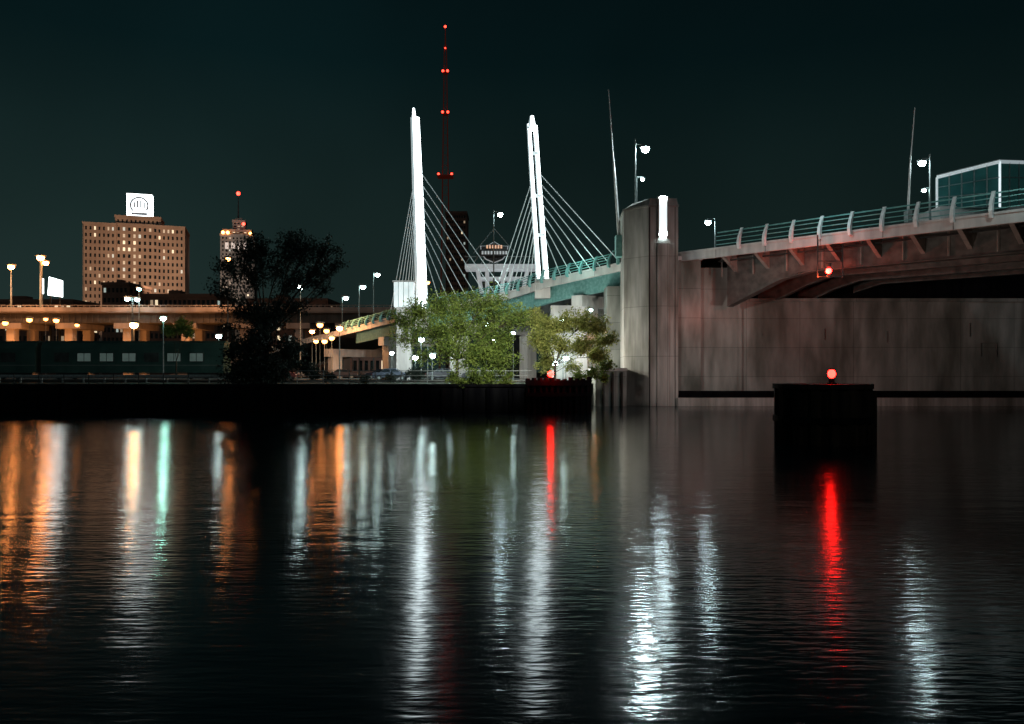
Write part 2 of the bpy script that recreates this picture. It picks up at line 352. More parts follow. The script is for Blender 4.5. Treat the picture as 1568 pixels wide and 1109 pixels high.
for (px,py,D,L,r) in [(45,490,190,L_or2,4),(70,489,190,L_or2,3),(86,491,190,L_or2,4),(8,495,185,L_or2,4),(118,498,170,L_or2,3),(335,515,120,L_far,4),(345,530,118,L_or2,5),(478,508,125,L_or,3.5),
   (490,498,125,L_or2,4.5),(500,507,130,L_or2,4),(508,518,115,L_or2,4),(497,523,118,L_or2,4),(484,523,112,L_or2,3.5),(540,510,140,L_or,3.5),(590,510,112,L_far,3.5),(600,541,100,L_far,3),(645,520,96,L_far,4.5),(662,545,97,L_far,4.5),
   (690,512,100,L_far,3),(745,497,95,L_far,4.5),(757,522,96,L_far,3.5),(636,548,90,L_white2,4),(786,510,94,L_far,3),(862,492,84,L_far,4),(850,556,84,L_far,5),(866,548,86,L_far,4),(885,520,83,L_far,3),(912,506,80,L_or,3.5),(905,475,80,L_far,2.5),(655,433,101,L_or2,3)]:
    lamp(px,py,D,2,L,r,None,pole_r=.05)
ba=B('barrier_arm',E(8,-.2)); ba.cyl('boom_lower',steel_wh,W(948,362,74.5),W(940,250,74.5),.16,.1); ba.cyl('boom_upper',steel_wh,W(940,250,74.5),W(932,137,74.5),.07,.04); ba.box('gate_cabinet',teal,W(943,395,75)-Vector((.1,0,0)),W(955,360,74)+Vector((.1,0,0)))
ba.done()
ba=B('barrier_arm',W(1390,330,Dr)); ba.cyl('boom_lower',steel_wh,W(1390,335,Dr),W(1394,250,Dr),.1,.07); ba.cyl('boom_upper',steel_wh,W(1394,250,Dr),W(1401,165,Dr),.05,.03); ba.box('gate_cabinet',galv,W(1384,345,Dr+.3)-Vector((0,0,0)),W(1397,322,Dr-.3)); ba.done()
gf=B('traffic_gate_housing',E(9,.5))
for px,py0,py1,w in((953,355,405,6),(961,378,402,8),(944,372,405,5)):
    a=W(px,py1,75.4);b_=W(px+w,py0,75); gf.box('cabinet',teal,(a.x,75,a.z),(b_.x,75.6,b_.z))
gf.beam('bar',teal,W(938,385,75),W(972,380,75),.12,.12); gf.done()
tn=tpx(1262); nav=B('navigation_light',E(tn,-.2,-1))
nD=E(tn).y-.6
for px in(1252,1290): nav.beam('hanger',dkmetal,W(px,360,nD),W(px,425,nD),.08,.08)
for py in(385,400,424): nav.beam('cross_bar',dkmetal,W(1252,py,nD),W(1290,py,nD),.06,.06)
nav.cyl('lantern_body',dkmetal,W(1269,403,nD),W(1269,409,nD),.2); nav.ball('lantern',L_redb,W(1269,415,nD),.22); nav.cyl('lantern_base',dkmetal,W(1269,421,nD),W(1269,425,nD),.2); nav.done()
light('nav_light_source','POINT',W(1250,428,nD-.2),(1,.10,.03),650,size=.15)
# ---------------------------------------------------------------- fender dolphin
cx,cy=(1281-784)/F*32.5,34.0; R=1.92
dp=B('mooring_dolphin',(cx,cy,0)); N=96
pts=[(cx+(R+(.05 if (i//3)%2 else -.05))*math.cos(2*math.pi*i/N),cy+(R+(.05 if (i//3)%2 else -.05))*math.sin(2*math.pi*i/N)) for i in range(N)]
dp.prism('sheet_piles',rust,pts,-2,2.45)
pt2=[(cx+(R+.1)*math.cos(2*math.pi*i/40),cy+(R+.1)*math.sin(2*math.pi*i/40)) for i in range(40)]
dp.prism('cap_ring',rust,pt2,2.3,2.5); dp.prism('waler',black,pt2,.9,1.15)
dp.cyl('lamp_post',dkmetal,(cx,cy-1,2.5),(cx,cy-1,2.72),.13); dp.cyl('lamp_flange',dkmetal,(cx,cy-1,2.5),(cx,cy-1,2.56),.22); dp.ball('red_lantern',L_redb,(cx,cy-1,2.93),.16,(1,1,1.15)); dp.cyl('lantern_cap',dkmetal,(cx,cy-1,3.10),(cx,cy-1,3.16),.09)
for a in(-.35,3.4): dp.cyl('fender_piles',rust,(cx+2.02*math.cos(a),cy+2.02*math.sin(a),-1),(cx+2.02*math.cos(a),cy+2.02*math.sin(a),2.2),.12)
dp.done()
fd=B('timber_fender',W(855,600,59)); fx0,fx1=(805-784)/F*59,(905-784)/F*59
fd.box('deck',black,(fx0,58.6,2.0),(fx1,61,2.4))
for i in range(11): 
    x=fx0+.15+i*(fx1-fx0-.3)/10; fd.cyl('piles',black,(x,58.8,-1),(x,58.8,2.5+random.random()*.15),.17)
fd.box('waler',black,(fx0,58.55,1.2),(fx1,58.7,1.5))
c=W(843,573,58.4); fd.cyl('lamp_post',dkmetal,(c.x,58.7,2.4),(c.x,58.5,c.z-.2),.1); fd.ball('red_lantern',L_redb,c,.22); fd.done()
# ---------------------------------------------------------------- buildings
def facade(bd,u0,u1,fixed,z0,z1,cols,rows,axis,sgn,lit,pier=.32,wall=brickm,win=glass_dk,litfn=None,litm=None,dep=.5,sp=.27):
    du=(u1-u0)/cols; dzz=(z1-z0)/rows
    def bx(pn,m,a,b_,c0,c1,d0,d1):
        f0,f1=sorted((fixed+sgn*d0,fixed+sgn*d1))
        if axis=='x': bd.box(pn,m,(a,f0,c0),(b_,f1,c1))
        else: bd.box(pn,m,(f0,a,c0),(f1,b_,c1))
    for i in range(cols+1):
        u=u0+i*du; w=du*pier/2; bx('facade_piers',wall,max(u0,u-w),min(u1,u+w),z0,z1,0,dep)
    for j in range(rows+1):
        z=z0+j*dzz
        for i in range(cols):
            bx('facade_spandrels',wall,u0+i*du+du*pier/2,u0+(i+1)*du-du*pier/2,max(z0,z-dzz*sp),min(z1,z+dzz*sp),0,dep*.7)
    for i in range(cols):
        for j in range(rows):
            if litfn(i,j) if litfn else random.random()<lit:
                m=random.choice(litm); bx('lit_windows_'+m.name,m,u0+i*du+du*pier/2,u0+(i+1)*du-du*pier/2,z0+j*dzz+dzz*sp,z0+(j+1)*dzz-dzz*sp,-.1,.12)
wa=emis('window_warm',(1,.8,.5),.9); wb=emis('window_dim',(1,.7,.4),.25); wc=emis('window_cool',(.8,1,.9),.35)
def block(bd,x0,x1,y0,y1,z0,z1,cols,rows,lit,side=4,wall=brickm,litfn=None,litm=(wa,wb,wb,wc),pier=.34,sp=.27):
    bd.box('core',glass_dk,(x0+.1,y0+.1,z0),(x1-.1,y1-.1,z1)); 
    facade(bd,x0,x1,y0,z0,z1,cols,rows,'x',-1,lit,litfn=litfn,litm=litm,wall=wall,pier=pier,sp=sp)
    facade(bd,y0,y1,x1,z0,z1,side,rows,'y',1,lit*.6,litm=litm,wall=wall,pier=pier,sp=sp); facade(bd,y0,y1,x0,z0,z1,side,rows,'y',-1,lit*.6,litm=litm,wall=wall,pier=pier,sp=sp)
    bd.box('parapet',wall,(x0-.7,y0-.7,z1),(x1+.7,y1+.7,z1+1.2))
D=400;s=D/F
X=lambda px:(px-784)*s; Z=lambda py:H+(HZ-py)*s
hb=B('hotel_building',(X(197),D+12,2))
block(hb,X(125),X(168),D,D+24,2,Z(347),7,22,.14,side=6,pier=.58,sp=.24)
block(hb,X(168),X(227),D+2.5,D+22,2,Z(345),8,22,.2,pier=.54,sp=.24,litfn=lambda i,j:(i in(1,3) and random.random()<.85) or random.random()<.12)
block(hb,X(227),X(265),D,D+24,2,Z(347),6,22,.14,side=6,pier=.58,sp=.24)
block(hb,X(166),X(228),D+6,D+20,Z(345)+1.2,Z(331),10,1,.0,pier=.6)
hb.box('roof_house',brickm,(X(180),D+8,Z(331)+1),(X(215),D+18,Z(329)+1))
hb.done(rot=17)
sg=B('rooftop_clock_sign',(X(197),D+12,Z(329)))
sgm=mat('sign_panel',(.8,.8,.8),(.7,.7,.7),emit=(.85,.97,1),es=5); sgs=mat('sign_glyph',(.25,.28,.3),(.2,.2,.22),emit=(.5,.6,.7),es=.16)
sg.box('panel',sgm,(X(179.5),D+9,Z(328)),(X(215.5),D+15,Z(291)))
cxx,czz=X(197.5),Z(309)
for i in range(28):
    a=math.pi*(-.2+1.4*i/27);b_=math.pi*(-.2+1.4*(i+1)/27); r_=12.5*s
    sg.beam('ring',sgs,(cxx+r_*math.cos(a),D+8.9,czz+r_*math.sin(a)),(cxx+r_*math.cos(b_),D+8.9,czz+r_*math.sin(b_)),.3,.9)
for dx,h0,h1 in((-7,-4,5),(-2.4,-4,8),(2.4,-4,8),(7,-4,5)): sg.box('bars',sgs,(cxx+(dx-1.3)*s,D+8.75,czz+h0*s),(cxx+(dx+1.3)*s,D+9,czz+h1*s))
sg.box('caption',sgs,(X(186),D+8.8,Z(324)),(X(209),D+9,Z(320)))
for px in(181,190,205,214): sg.beam('legs',dkmetal,(X(px),D+9,Z(331)),(X(px),D+9,Z(327)),.5,.5)
sg.box('frame',galv,(X(178.5),D+8.7,Z(329.5)),(X(216.5),D+15.2,Z(328)));sg.box('frame',galv,(X(178.5),D+8.7,Z(291)),(X(216.5),D+15.2,Z(290)))
sg.done(rot=17)
D=450;s=D/F
dk=B('art_deco_tower',(X(357),D+10,2)); db=mat('limestone',(.3,.28,.26),(.2,.19,.18),scale=.2)
block(dk,X(334),X(381),D,D+18,2,Z(362),9,34,.10,wall=db,pier=.5); block(dk,X(338),X(377),D+2,D+16,Z(362)+1.2,Z(354),7,2,.3,wall=db)
block(dk,X(350),X(366),D+5,D+13,Z(354)+1.2,Z(338),3,3,.2,wall=db); dk.box('crown',db,(X(353),D+6,Z(338)),(X(363),D+12,Z(331)))
dk.cyl('spire',dkmetal,(X(356),D+9,Z(331)),(X(356),D+9,Z(292)),.5,.15); dk.ball('beacon',L_red2,(X(356),D+9,Z(291)),1.1)
for px,py,m in((337,357,L_or2),(344,357,L_or2),(377,357,L_or2),(367,343,L_red2)): dk.ball('roof_lights_'+m.name,m,(X(px),D-1,Z(py)),.9)
for px in(340,349,358,367): dk.box('lit_crown_panels',emis('crown_panels',(1,.8,.7),.3),(X(px),D-.8,Z(382)),(X(px+5),D-.6,Z(372)))
dk.done(rot=12)
D=360;s=D/F
ob=B('office_tower',(X(698),D,2)); brown=mat('brown_facade',(.14,.09,.07),(.09,.06,.05),scale=.2)
block(ob,X(684),X(713),D,D+15,2,Z(328),8,30,.05,wall=brown); ob.done()
def lowb(px0,px1,py,D,rows,cols,name,wall,lit):
    global s
    s=D/F; b_=B(name,(X((px0+px1)/2),D,2)); block(b_,X(px0),X(px1),D,D+20,2,Z(py),cols,rows,lit,wall=wall)
    b_.box('rooftop_plant',wall,(X(px0+(px1-px0)*.3),D+5,Z(py)+1),(X(px0+(px1-px0)*.45),D+10,Z(py)+3)); b_.done()
lowb(158,196,437,330,9,6,'apartment_building',brown,.15)
lowb(215,330,455,300,7,16,'warehouse_building',brown,.15); lowb(-40,110,463,320,7,16,'warehouse_building',brown,.15)
lowb(380,500,462,300,7,14,'warehouse_building',brown,.15); lowb(540,600,508,160,2,7,'brick_building',mat('pink_render',(.5,.3,.25),(.4,.24,.2),scale=.5),.3)
D=215;s=D/F
bb=B('illuminated_billboard',(X(84),D,19)); bb.extr('panel',emis('billboard_face',(.85,1,1),7.0),[(X(73),D,Z(452)),(X(95),D,Z(455)),(X(95),D,Z(430)),(X(75),D,Z(424))],(0,.4,0))
for px in(77,91): bb.beam('legs',dkmetal,(X(px),D+.3,10),(X(px),D+.3,Z(450)),.4,.4)
bb.box('side_panel',emis('billboard_face',(.85,1,1),7.0),(X(61.5),D,Z(450)),(X(66),D+.3,Z(427))); bb.beam('leg_side',dkmetal,(X(64),D+.2,10),(X(64),D+.2,Z(450)),.4,.4); bb.done()
# ---------------------------------------------------------------- left viaduct
D=200;s=D/F
vd=B('highway_viaduct',(-100,D,2)); vm=mat('viaduct_concrete',(.40,.34,.31),(.25,.22,.2),scale=.4,stretch=(1,1,.2)); vdk=mat('viaduct_girder',(.11,.10,.09),(.065,.06,.055),scale=.4)
vd.box('deck',vm,(-220,D,17.9),(X(610),D+14,18.5)); vd.box('girder',vdk,(-220,D+1,15.4),(X(610),D+13,17.9)); vd.box('parapet',vm,(-220,D-.2,18.2),(X(610),D,19.3)); vd.box('parapet_far',vm,(-220,D+14,18.4),(X(610),D+14.2,19.4))
vd.box('hand_rail',vm,(-220,D-.1,19.7),(X(610),D,19.85))
for px in range(-250,620,9): vd.box('rail_posts',vm,(X(px),D-.1,19.3),(X(px)+.15,D,19.7)); vd.box('girder_stiffeners',vdk,(X(px),D+.8,15.5),(X(px)+.25,D+1,17.9))
for px in(10,100,190,280,370,455,530): 
    vd.box('pier_cap',vm,(X(px)-3,D+.8,14.0),(X(px)+3,D+13.2,15.4)); vd.box('piers',vm,(X(px)-1,D+1.5,2),(X(px)+1,D+3.5,14.0)); vd.box('piers',vm,(X(px)-1,D+10,2),(X(px)+1,D+12,14.0))
vd.done()
for px in(20,80,205,300): light('sodium_glow','POINT',(X(px),D-3,8),(1,.36,.09),3000,size=.6)
for px in(15,65,200,330): light('sodium_glow','POINT',(X(px),D-5,25),(1,.45,.2),5000,size=.6)
light('fill_facade','SPOT',(-150,336,46),(1,.66,.42),150000,target=(-193,400,50),size=1,angle=95,blend=1)  # added fill spot in mid-air, brightens the hotel facade; no fixture
light('fill_facade','SPOT',(-150,395,40),(1,.8,.7),60000,target=(-157,450,66),size=1,angle=60,blend=1)  # added fill spot for the art deco tower; no fixture
# ---------------------------------------------------------------- radio mast
D=520;s=D/F
rm=B('radio_mast',(X(682),D,2)); top=Z(42)
def mw(z): return 4.0-3.4*(z/top)**.8
zs=np.linspace(2,top-12,34); mx_=X(682)
for i in range(len(zs)-1):
    a,b_=zs[i],zs[i+1]; wa_,wb_=mw(a),mw(b_); ca=[(mx_+q*wa_,D+r*wa_,a) for q,r in((-1,-1),(1,-1),(1,1),(-1,1))]; cb_=[(mx_+q*wb_,D+r*wb_,b_) for q,r in((-1,-1),(1,-1),(1,1),(-1,1))]
    for k in range(4):
        rm.beam('legs',red_steel,ca[k],cb_[k],.28,.28); rm.beam('bracing',red_steel,ca[k],cb_[(k+1)%4],.12,.12); rm.beam('bracing',red_steel,ca[k],ca[(k+1)%4],.15,.15)
rm.cyl('antenna',red_steel,(mx_,D,top-12),(mx_,D,top),.5,.2)
for py,dx in((42,0),(110,-3.5),(110,3.5),(173,-4),(173,4),(268,-10),(268,10),(75,0)): rm.ball('beacons',L_red2,(mx_+dx*s,D-mw(Z(py))-.5,Z(py)),.8 if py!=75 else .5)
for py in(110,173): rm.box('gallery',red_steel,(mx_-4*s,D-2,Z(py+3)),(mx_+4*s,D+2,Z(py+2)))
rm.box('gallery',red_steel,(mx_-12*s,D-4,Z(272)),(mx_+12*s,D+4,Z(270))); rm.done()
# ---------------------------------------------------------------- roof sign structure between pylons
D=140;s=D/F
wt=B('rooftop_sign_structure',(X(760),D,2)); wl=mat('white_frame_baked_light',(.7,.7,.7),(.4,.4,.4),emit=(.85,.95,1),es=.25)  # the frame's lit look is emission in the material, not light falling on it
wt.box('band',wl,(X(712),D-.5,Z(412)),(X(820),D+4,Z(405))); wt.box('band_lower',wl,(X(735),D,Z(428)),(X(805),D+3,Z(424)))
for a,b_ in((738,731),(746,746),(768,772),(776,784),(800,808)): wt.beam('struts',wl,(X(a),D,Z(450)),(X(b_),D,Z(412)),.7,.7)
wt.box('tower_body',dkmetal,(X(738),D+3,2),(X(802),D+8,Z(428)))
for i in range(9):
    x=712+i*12; wt.beam('upper_struts',galv,(X(x),D,Z(405)),(X(x+8),D,Z(393)),.15,.15)
wt.beam('upper_rail',galv,(X(712),D,Z(393)),(X(820),D,Z(393)),.15,.15)
dkb=mat('sign_black',(.05,.04,.04),(.03,.03,.03),rough=.4)
sh=[(0,20),(10,12),(20,12),(19,-2),(12,-12),(0,-18),(-12,-12),(-19,-2),(-20,12),(-10,12)]
wt.extr('shield',dkb,[(X(757+a),D-1,Z(388-b_*.8)) for a,b_ in sh],(0,.5,0)); wt.extr('shield_trim',wl,[(X(757+a*1.07),D-.7,Z(388-b_*.87)) for a,b_ in sh],(0,.3,0))
wt.box('banner',dkb,(X(734),D-1.4,Z(394)),(X(780),D-1.1,Z(384)))
for i in range(9): wt.box('letters',wl,(X(738+i*4.5),D-1.5,Z(391.5)),(X(740.8+i*4.5),D-1.4,Z(386.5)))
for i in range(6): wt.box('letters_orange',emis('orange_letters',(1,.4,.15),.6),(X(745+i*4.3),D-1.1,Z(382)),(X(747.5+i*4.3),D-1.0,Z(377)))
for a in(-1,1): wt.cyl('tent_cables',galv,(X(757),D,Z(350)),(X(757+a*32),D,Z(388)),.08)
wt.done()
# ---------------------------------------------------------------- train
tr=B('passenger_train',(-55,110,2)); tb=mat('train_paint',(.035,.07,.06),(.02,.045,.04),rough=.4,scale=.5); tw=mat('train_window',(.2,.2,.2),(.1,.1,.1),scale=.8,emit=(.5,.75,.66),es=.07); D=110;s=D/F
xr=X(342)
for c in range(4):
    x1=xr-c*26; x0=x1-25.2
    prof=[(110,2.9),(112.9,2.9),(112.9,6.3),(112.5,7.0),(111.8,7.35),(111.1,7.35),(110.4,7.0),(110,6.3)]
    vs=[(x0,y,z) for y,z in prof]+[(x1,y,z) for y,z in prof]; n_=8
    tr.raw('car_bodies',tb,vs,[(i,(i+1)%n_,n_+(i+1)%n_,n_+i) for i in range(n_)]+[tuple(range(n_))[::-1],tuple(range(n_,2*n_))])
    for i in range(7):
        a=x0+2+i*3.1
        tr.box('window_frames',dkmetal,(a-.1,109.93,4.4),(a+1.9,110,5.7)); 
        if random.random()<.8: tr.box('windows',tw,(a,109.9,4.5),(a+.85,109.94,5.6)); tr.box('windows',tw,(a+.95,109.9,4.5),(a+1.8,109.94,5.6))
    tr.box('stripe',mat('train_stripe',(.12,.14,.13),(.1,.11,.1)),(x0,109.96,3.9),(x1,110,4.0))
    for bx_ in(x0+3.5,x1-3.5):
        tr.box('bogies',dkmetal,(bx_-1.6,110.3,2.35),(bx_+1.6,112.6,2.9))
        for q in(-1.1,1.1): tr.cyl('wheels',dkmetal,(bx_+q,110.15,2.45),(bx_+q,110.35,2.45),.44,n=14)
tr.done()
rt=B('railway_track',(-60,111,2)); 
for y in(110.5,112.2): rt.box('rails',galv,(-160,y,2.02),(xr+60,y+.08,2.14))
rt.done()
# ---------------------------------------------------------------- cars
def car(x,y,col,flip=1,tail=True):
    c=B('parked_car',(x,y,2)); m=mat('car_paint_%d'%int(col[0]*100),col,tuple(k*.9 for k in col),rough=.3,spec=.6)
    pf=[(-2.2,.35),(-2.25,.75),(-2.05,.95),(-1.3,1.0),(-.75,1.42),(.55,1.45),(1.15,1.02),(2.0,.88),(2.25,.65),(2.22,.35)]
    c.extr('body',m,[(x+flip*a,y-.85,2+b_) for a,b_ in pf],(0,1.7,0))
    c.extr('side_windows',glass_dk,[(x+flip*a,y-.86,2+b_) for a,b_ in[(-1.15,1.02),(-.7,1.36),(.5,1.38),(1.0,1.03)]],(0,1.72,0))
    c.extr('pillar',m,[(x+flip*a,y-.87,2+b_) for a,b_ in[(-.12,1.0),(-.12,1.38),(.02,1.38),(.02,1.0)]],(0,1.74,0))
    for q in(-1.4,1.4):
        c.cyl('wheels',dkmetal,(x+q,y-.9,2.33),(x+q,y+.9,2.33),.33,n=16); c.cyl('hubs',galv,(x+q,y-.92,2.33),(x+q,y+.92,2.33),.17,n=10)
    c.box('tail_lights',mat('tail_lens',(.3,.02,.02)),(x-flip*2.27-.03,y-.8,2.65),(x-flip*2.27+.03,y-.45,2.8)); c.box('head_lights',steel_wh,(x+flip*2.22-.03,y-.8,2.6),(x+flip*2.22+.03,y-.45,2.75))
    c.done()
for px,D,col,fl_ in((526,118,(.04,.04,.05),1),(470,116,(.15,.15,.16),1),(585,112,(.02,.02,.03),-1),(680,100,(.06,.06,.07),1),(735,98,(.1,.1,.12),-1),(430,108,(.12,.03,.03),1),(600,96,(.05,.06,.08),1)):
    car((px-784)/F*D,D,col,fl_)
def fence(name,x0,x1,y,m,h=1.1,st=2.0,n=3):
    f=B(name,((x0+x1)/2,y,2))
    for x in np.arange(x0,x1,st): f.cyl('posts',m,(x,y,2),(x,y,2+h),.04,n=6)
    for j in range(n): f.cyl('rails',m,(x0,y,2+h-j*h/n),(x1,y,2+h-j*h/n),.03,n=5)
    f.done()
fence('riverside_railing',-16.5,1.5,61.2,galv); fence('riverside_railing',-60,-24,64,dkmetal,.9)
gr=B('guard_rail',(-35,76,2)); 
gr.box('rail',galv,(-55,76,2.45),(-25,76.06,2.75))
for x in np.arange(-55,-25,2): gr.box('posts',galv,(x,76.06,2),(x+.12,76.2,2.7))
gr.done()
# ---------------------------------------------------------------- trees
def leafmat(name,c1,c2,tr=.35):
    m=bpy.data.materials.new(name); t,n,l=nt(m); b=n['Principled BSDF']; b.inputs['Roughness'].default_value=.6
    ge=n.new('ShaderNodeNewGeometry'); tc=n.new('ShaderNodeTexCoord'); no=n.new('ShaderNodeTexNoise'); no.inputs['Scale'].default_value=1.1; l.new(tc.outputs['Object'],no.inputs['Vector'])
    ad=n.new('ShaderNodeMath'); ad.operation='MULTIPLY_ADD'; ad.inputs[1].default_value=.5; l.new(ge.outputs['Random Per Island'],ad.inputs[0]); l.new(no.outputs['Fac'],ad.inputs[2])
    r=n.new('ShaderNodeValToRGB'); r.color_ramp.elements[0].position=.45; r.color_ramp.elements[1].position=1; r.color_ramp.elements[0].color=(*c2,1); r.color_ramp.elements[1].color=(*c1,1)
    l.new(ad.outputs[0],r.inputs[0]); l.new(r.outputs[0],b.inputs['Base Color'])
    tl=n.new('ShaderNodeBsdfTranslucent'); l.new(r.outputs[0],tl.inputs[0]); mx=n.new('ShaderNodeMixShader'); mx.inputs[0].default_value=tr
    l.new(b.outputs[0],mx.inputs[1]); l.new(tl.outputs[0],mx.inputs[2]); l.new(mx.outputs[0],n['Material Output'].inputs[0]); return m
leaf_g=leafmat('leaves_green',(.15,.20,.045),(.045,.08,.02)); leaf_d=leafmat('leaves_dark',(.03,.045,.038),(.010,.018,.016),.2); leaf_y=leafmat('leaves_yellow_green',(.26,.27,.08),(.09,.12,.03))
bark=mat('bark',(.06,.05,.04),(.03,.025,.02),scale=6,stretch=(1,1,.2))
def tree(name,px,D,clumps,nl,ls,lm,trunk_r=.2,base_z=2,sub=5,depth=2.0,fork=.35,spread=.17):
    bx=(px-784)/F*D; t=B(name,(bx,D,base_z)); base=Vector((bx,D,base_z))
    cl=[]
    for (cpx,cpy,rp,w) in clumps:
        c=W(cpx,cpy,D); c.y+=random.uniform(-1,1)*depth; cl.append((c,rp/F*D,w))
    top=max(c.z for c,_,_ in cl); k=base+Vector((0,0,(top-base_z)*fork))
    t.cyl('trunk',bark,base,k,trunk_r,trunk_r*.75,n=9); P=[];
    tot=sum(w*r*r for _,r,w in cl); k2=base.lerp(k,.6)
    for c,r,w in cl:
        s0=k if c.z>k.z else k2; mid=s0.lerp(c,.5)+Vector((random.uniform(-.3,.3),random.uniform(-.3,.3),random.uniform(-.1,.4)))*r
        rr=trunk_r*.45*min(1.3,.4+r*.3); t.cyl('limbs',bark,s0,mid,rr,rr*.6,n=6); t.cyl('limbs',bark,mid,c,rr*.6,rr*.3,n=6)
        tips=[]
        for i in range(int(sub*4)):
            v=Vector(rng.normal(size=3)).normalized()*r*random.uniform(.35,1.15); v.z=v.z*.85+.1*r; e=c+v; st=mid.lerp(c,random.uniform(.2,1)); t.cyl('twigs',bark,st,e,rr*.22,.012,n=4); tips.append(e)
            tips.append(st.lerp(e,.6))
        m_=int(nl*w*r*r/tot); T=np.array([tuple(q) for q in tips]); idx=rng.integers(0,len(T),m_)
        P.append(T[idx]+rng.normal(size=(m_,3))*r*spread)
    P=np.vstack(P); n_=len(P); a=rng.normal(size=(n_,3)); a/=np.linalg.norm(a,axis=1)[:,None]; b_=np.cross(a,rng.normal(size=(n_,3))); b_/=np.linalg.norm(b_,axis=1)[:,None]
    sz=ls*rng.uniform(.5,1.3,(n_,1)); o=np.array(tuple(base)); P=P-o
    V=np.stack([P-a*sz,P+b_*sz*.5,P+a*sz,P-b_*sz*.5],1).reshape(-1,3)
    me=bpy.data.meshes.new('leaves'); me.vertices.add(len(V)); me.vertices.foreach_set('co',V.ravel()); me.loops.add(4*n_); me.loops.foreach_set('vertex_index',np.arange(4*n_)); me.polygons.add(n_); me.polygons.foreach_set('loop_start',np.arange(0,4*n_,4)); me.polygons.foreach_set('loop_total',np.full(n_,4)); me.update(); me.validate(); me.materials.append(lm)
    e=t.done(); ob=bpy.data.objects.new('foliage',me); ob.parent=e; S.collection.objects.link(ob)
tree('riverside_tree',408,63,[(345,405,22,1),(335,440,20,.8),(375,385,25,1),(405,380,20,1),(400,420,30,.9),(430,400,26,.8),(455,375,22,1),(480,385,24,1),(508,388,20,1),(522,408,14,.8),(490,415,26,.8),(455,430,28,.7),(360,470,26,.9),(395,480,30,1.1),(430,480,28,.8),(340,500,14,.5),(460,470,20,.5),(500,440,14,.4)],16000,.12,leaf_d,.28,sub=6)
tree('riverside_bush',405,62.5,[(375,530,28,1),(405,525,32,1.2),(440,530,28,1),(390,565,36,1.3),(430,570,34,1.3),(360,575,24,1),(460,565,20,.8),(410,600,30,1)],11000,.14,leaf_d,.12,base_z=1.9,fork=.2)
tree('green_tree',700,66,[(612,492,20,1),(640,476,24,1),(668,470,26,1),(702,466,26,1),(737,463,26,1),(768,472,24,1),(792,488,22,1),(622,520,24,.5),(655,505,28,.8),(700,500,32,1.0),(742,502,32,1.0),(775,518,26,1),(690,540,28,.9),(730,545,30,1.2),(765,552,26,1.2),(645,545,22,.3)],28000,.105,leaf_g,.16,sub=8,depth=1.8,fork=.3,spread=.18)
tree('green_tree',850,67,[(822,490,18,1),(845,498,20,1),(868,495,18,1),(892,495,20,1),(916,500,18,1),(932,520,15,1),(828,525,22,1),(860,528,20,.8),(895,530,20,1),(922,545,18,1),(838,555,18,.8),(880,562,14,.5)],24000,.095,leaf_y,.12,sub=7,depth=1.2,fork=.3,spread=.2)
tree('river_shrub',735,60.9,[(705,590,14,1),(725,580,17,1),(750,578,16,1),(775,585,14,1),(740,597,14,1),(690,578,12,.8),(715,605,9,.5)],7000,.09,leaf_g,.06,base_z=1.6,depth=.5,fork=.15)
tree('river_shrub',905,66,[(890,578,12,1),(910,572,12,1),(930,560,12,1),(925,580,10,1)],2500,.1,leaf_g,.06,depth=.5,fork=.15)
tree('background_tree',270,105,[(258,505,12,1),(275,500,14,1),(290,508,10,1)],3500,.15,leaf_g,.12,depth=1)
tree('riverside_bush',550,66,[(480,575,12,1),(500,578,10,1),(640,575,14,1),(600,580,10,1),(560,582,8,1)],2500,.1,leaf_d,.06,depth=.5,fork=.1)
# ---------------------------------------------------------------- glass control house
D=E(tpx(1480)).y+8
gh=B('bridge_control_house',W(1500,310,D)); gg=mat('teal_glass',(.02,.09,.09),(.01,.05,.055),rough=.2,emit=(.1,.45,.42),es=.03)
A=[W(1434,318,D),W(1434,272,D),W(1530,248,D-1.5),W(1530,318,D-1.5)]
gh.extr('glass_front',gg,A,(0,.2,0)); Bp=[W(1530,318,D-1.5),W(1530,248,D-1.5),W(1600,250,D+4),W(1600,318,D+4)]; gh.extr('glass_side',gg,Bp,(.1,.3,0))
def mp2(Q,u,v): return (Q[0].lerp(Q[3],u)).lerp(Q[1].lerp(Q[2],u),v)+Vector((0,-.06,0))
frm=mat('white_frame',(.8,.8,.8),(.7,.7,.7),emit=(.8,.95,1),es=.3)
for Q in(A,Bp):
    for i in range(6): gh.beam('mullions' if i%5 else 'corner_posts',frm if i%5==0 else galv,mp2(Q,i/5,0),mp2(Q,i/5,1),.07 if i%5 else .22,.07)
    for v in(0,.33,.66,1): gh.beam('transoms' if v<1 else 'eaves',galv if v<1 else frm,mp2(Q,0,v),mp2(Q,1,v),.08,.06 if v<1 else .24)
Rf=[A[1],A[2],Bp[2],W(1500,275,D+6)]; gh.extr('roof',galv,Rf,(0,0,.2)); 
gh.box('base',conc_lt,(A[0].x,D-.5,13),(A[0].x+9,D+5,A[0].z)); gh.done()
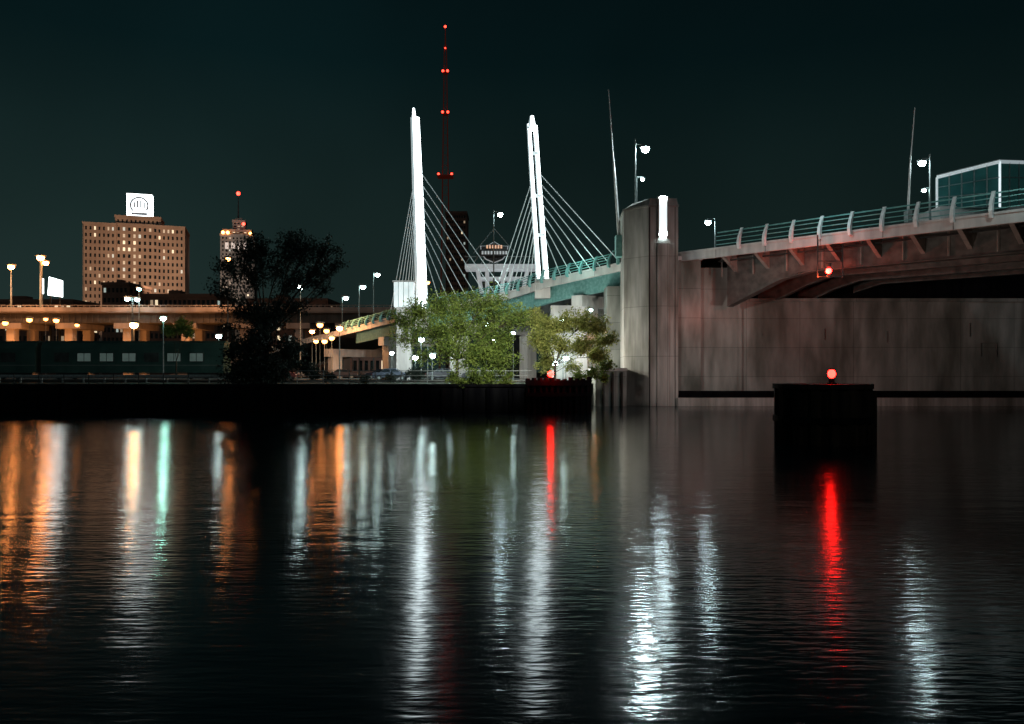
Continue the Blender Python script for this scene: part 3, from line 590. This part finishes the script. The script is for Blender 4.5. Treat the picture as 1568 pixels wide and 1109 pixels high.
# ---------------------------------------------------------------- lights
def deg(a):return math.radians(a)
sun=light('night_fill','SUN',(0,0,60),(.8,.95,1),.14); sun.data.angle=deg(3); sun.rotation_euler=(deg(62),0,deg(22))  # weak directional fill from behind the camera, added; no moon in the scene
light('fill_on_pier','SPOT',(-14,34,9),(1,.98,.92),19000,target=(27,71,4.4),size=1,angle=34,blend=1)  # added fill spot above the water, brightens the pier wall; no fixture
light('fill_on_column','SPOT',(32,46,5),(1,.91,.84),6800,target=(13.8,70,7.5),size=1,angle=44,blend=1)  # added fill spot for the tower column; no fixture
light('under_deck_fill','SPOT',(24,45,1.5),(1,.72,.55),900,target=(34,54,12),size=1,angle=80,blend=1)  # added fill spot, brightens the deck underside from below
light('fascia_wash','SPOT',(4,40,5),(1,.84,.76),6000,target=(26,58,13),size=1,angle=50,blend=1)
light('tree_fill','SPOT',(2,46,14),(1,.98,.84),46000,target=(-1.8,66,6.5),size=.5,angle=52,blend=.9)  # added fill spot in mid-air, brightens the trees from the camera side
light('tree_fill','POINT',(-7,72,6),(.85,1,.95),1500,size=.3); light('tree_fill','POINT',(1,73,5),(.9,1,.9),1500,size=.3); light('tree_fill','POINT',(5.5,72,5),(1,.98,.85),1800,size=.3)
light('abutment_flood','POINT',(5.5,80,6),(.95,1,.96),420,size=.3)
light('rail_fill','POINT',E(12,-2,1.5),(.5,1,.9),350,size=.2); light('rail_fill','POINT',E(25,-2,2),(.7,1,.95),350,size=.2)  # added points off the deck edge, brighten the teal rails; no fixtures
light('rail_fill','POINT',E(-14,-3,2),(.6,.95,1),260,size=.2); light('rail_fill','POINT',E(-27,-3,2.5),(.7,1,1),260,size=.2)  # more added points for the railing on the right span
light('ramp_glow','POINT',E(57,-3,2),(1,.5,.2),3000,size=.3); light('ramp_glow','POINT',(-30,112,8),(1,.5,.25),2200,size=.3)
light('lot_glow','POINT',(-12,92,6),(.85,1,1),1800,size=.3)
light('column_red_fill','POINT',(16.5,68.5,8),(1,.12,.06),60,size=.5)  # added red fill point, tints the wall beside the column
# ---------------------------------------------------------------- world
w=bpy.data.worlds.new('World'); S.world=w; w.use_nodes=True; t=w.node_tree;n=t.nodes;l=t.links; bg=n['Background']
tc=n.new('ShaderNodeTexCoord'); sx=n.new('ShaderNodeSeparateXYZ'); l.new(tc.outputs['Generated'],sx.inputs[0])
r=n.new('ShaderNodeValToRGB'); e=r.color_ramp.elements; e[0].position=0; e[0].color=(.0135,.0250,.0228,1); e[1].position=.6; e[1].color=(.0006,.0034,.0046,1)
x=e.new(.18); x.color=(.0074,.0165,.0155,1); x=e.new(.36); x.color=(.0019,.0078,.0088,1); l.new(sx.outputs[2],r.inputs[0])
rx=n.new('ShaderNodeMapRange'); rx.inputs[1].default_value=-.6; rx.inputs[2].default_value=.6; rx.inputs[3].default_value=1.3; rx.inputs[4].default_value=.6; l.new(sx.outputs[0],rx.inputs[0])
no=n.new('ShaderNodeTexNoise'); no.inputs['Scale'].default_value=2.2; no.inputs['Detail'].default_value=3; l.new(tc.outputs['Generated'],no.inputs['Vector'])
mr=n.new('ShaderNodeMapRange'); mr.inputs[1].default_value=.3; mr.inputs[2].default_value=.7; mr.inputs[3].default_value=.75; mr.inputs[4].default_value=1.3; l.new(no.outputs['Fac'],mr.inputs[0])
mm=n.new('ShaderNodeMath'); mm.operation='MULTIPLY'; l.new(rx.outputs[0],mm.inputs[0]); l.new(mr.outputs[0],mm.inputs[1])
l.new(r.outputs[0],bg.inputs[0]); l.new(mm.outputs[0],bg.inputs[1])
# ---------------------------------------------------------------- camera
cam=bpy.data.cameras.new('camera'); cam.lens=36*F/1568; cam.sensor_width=36; cam.shift_y=15.5/1568; cam.clip_end=6000
co=bpy.data.objects.new('camera',cam); co.location=(0,0,H); co.rotation_euler=(math.pi/2,0,0); S.collection.objects.link(co); S.camera=co
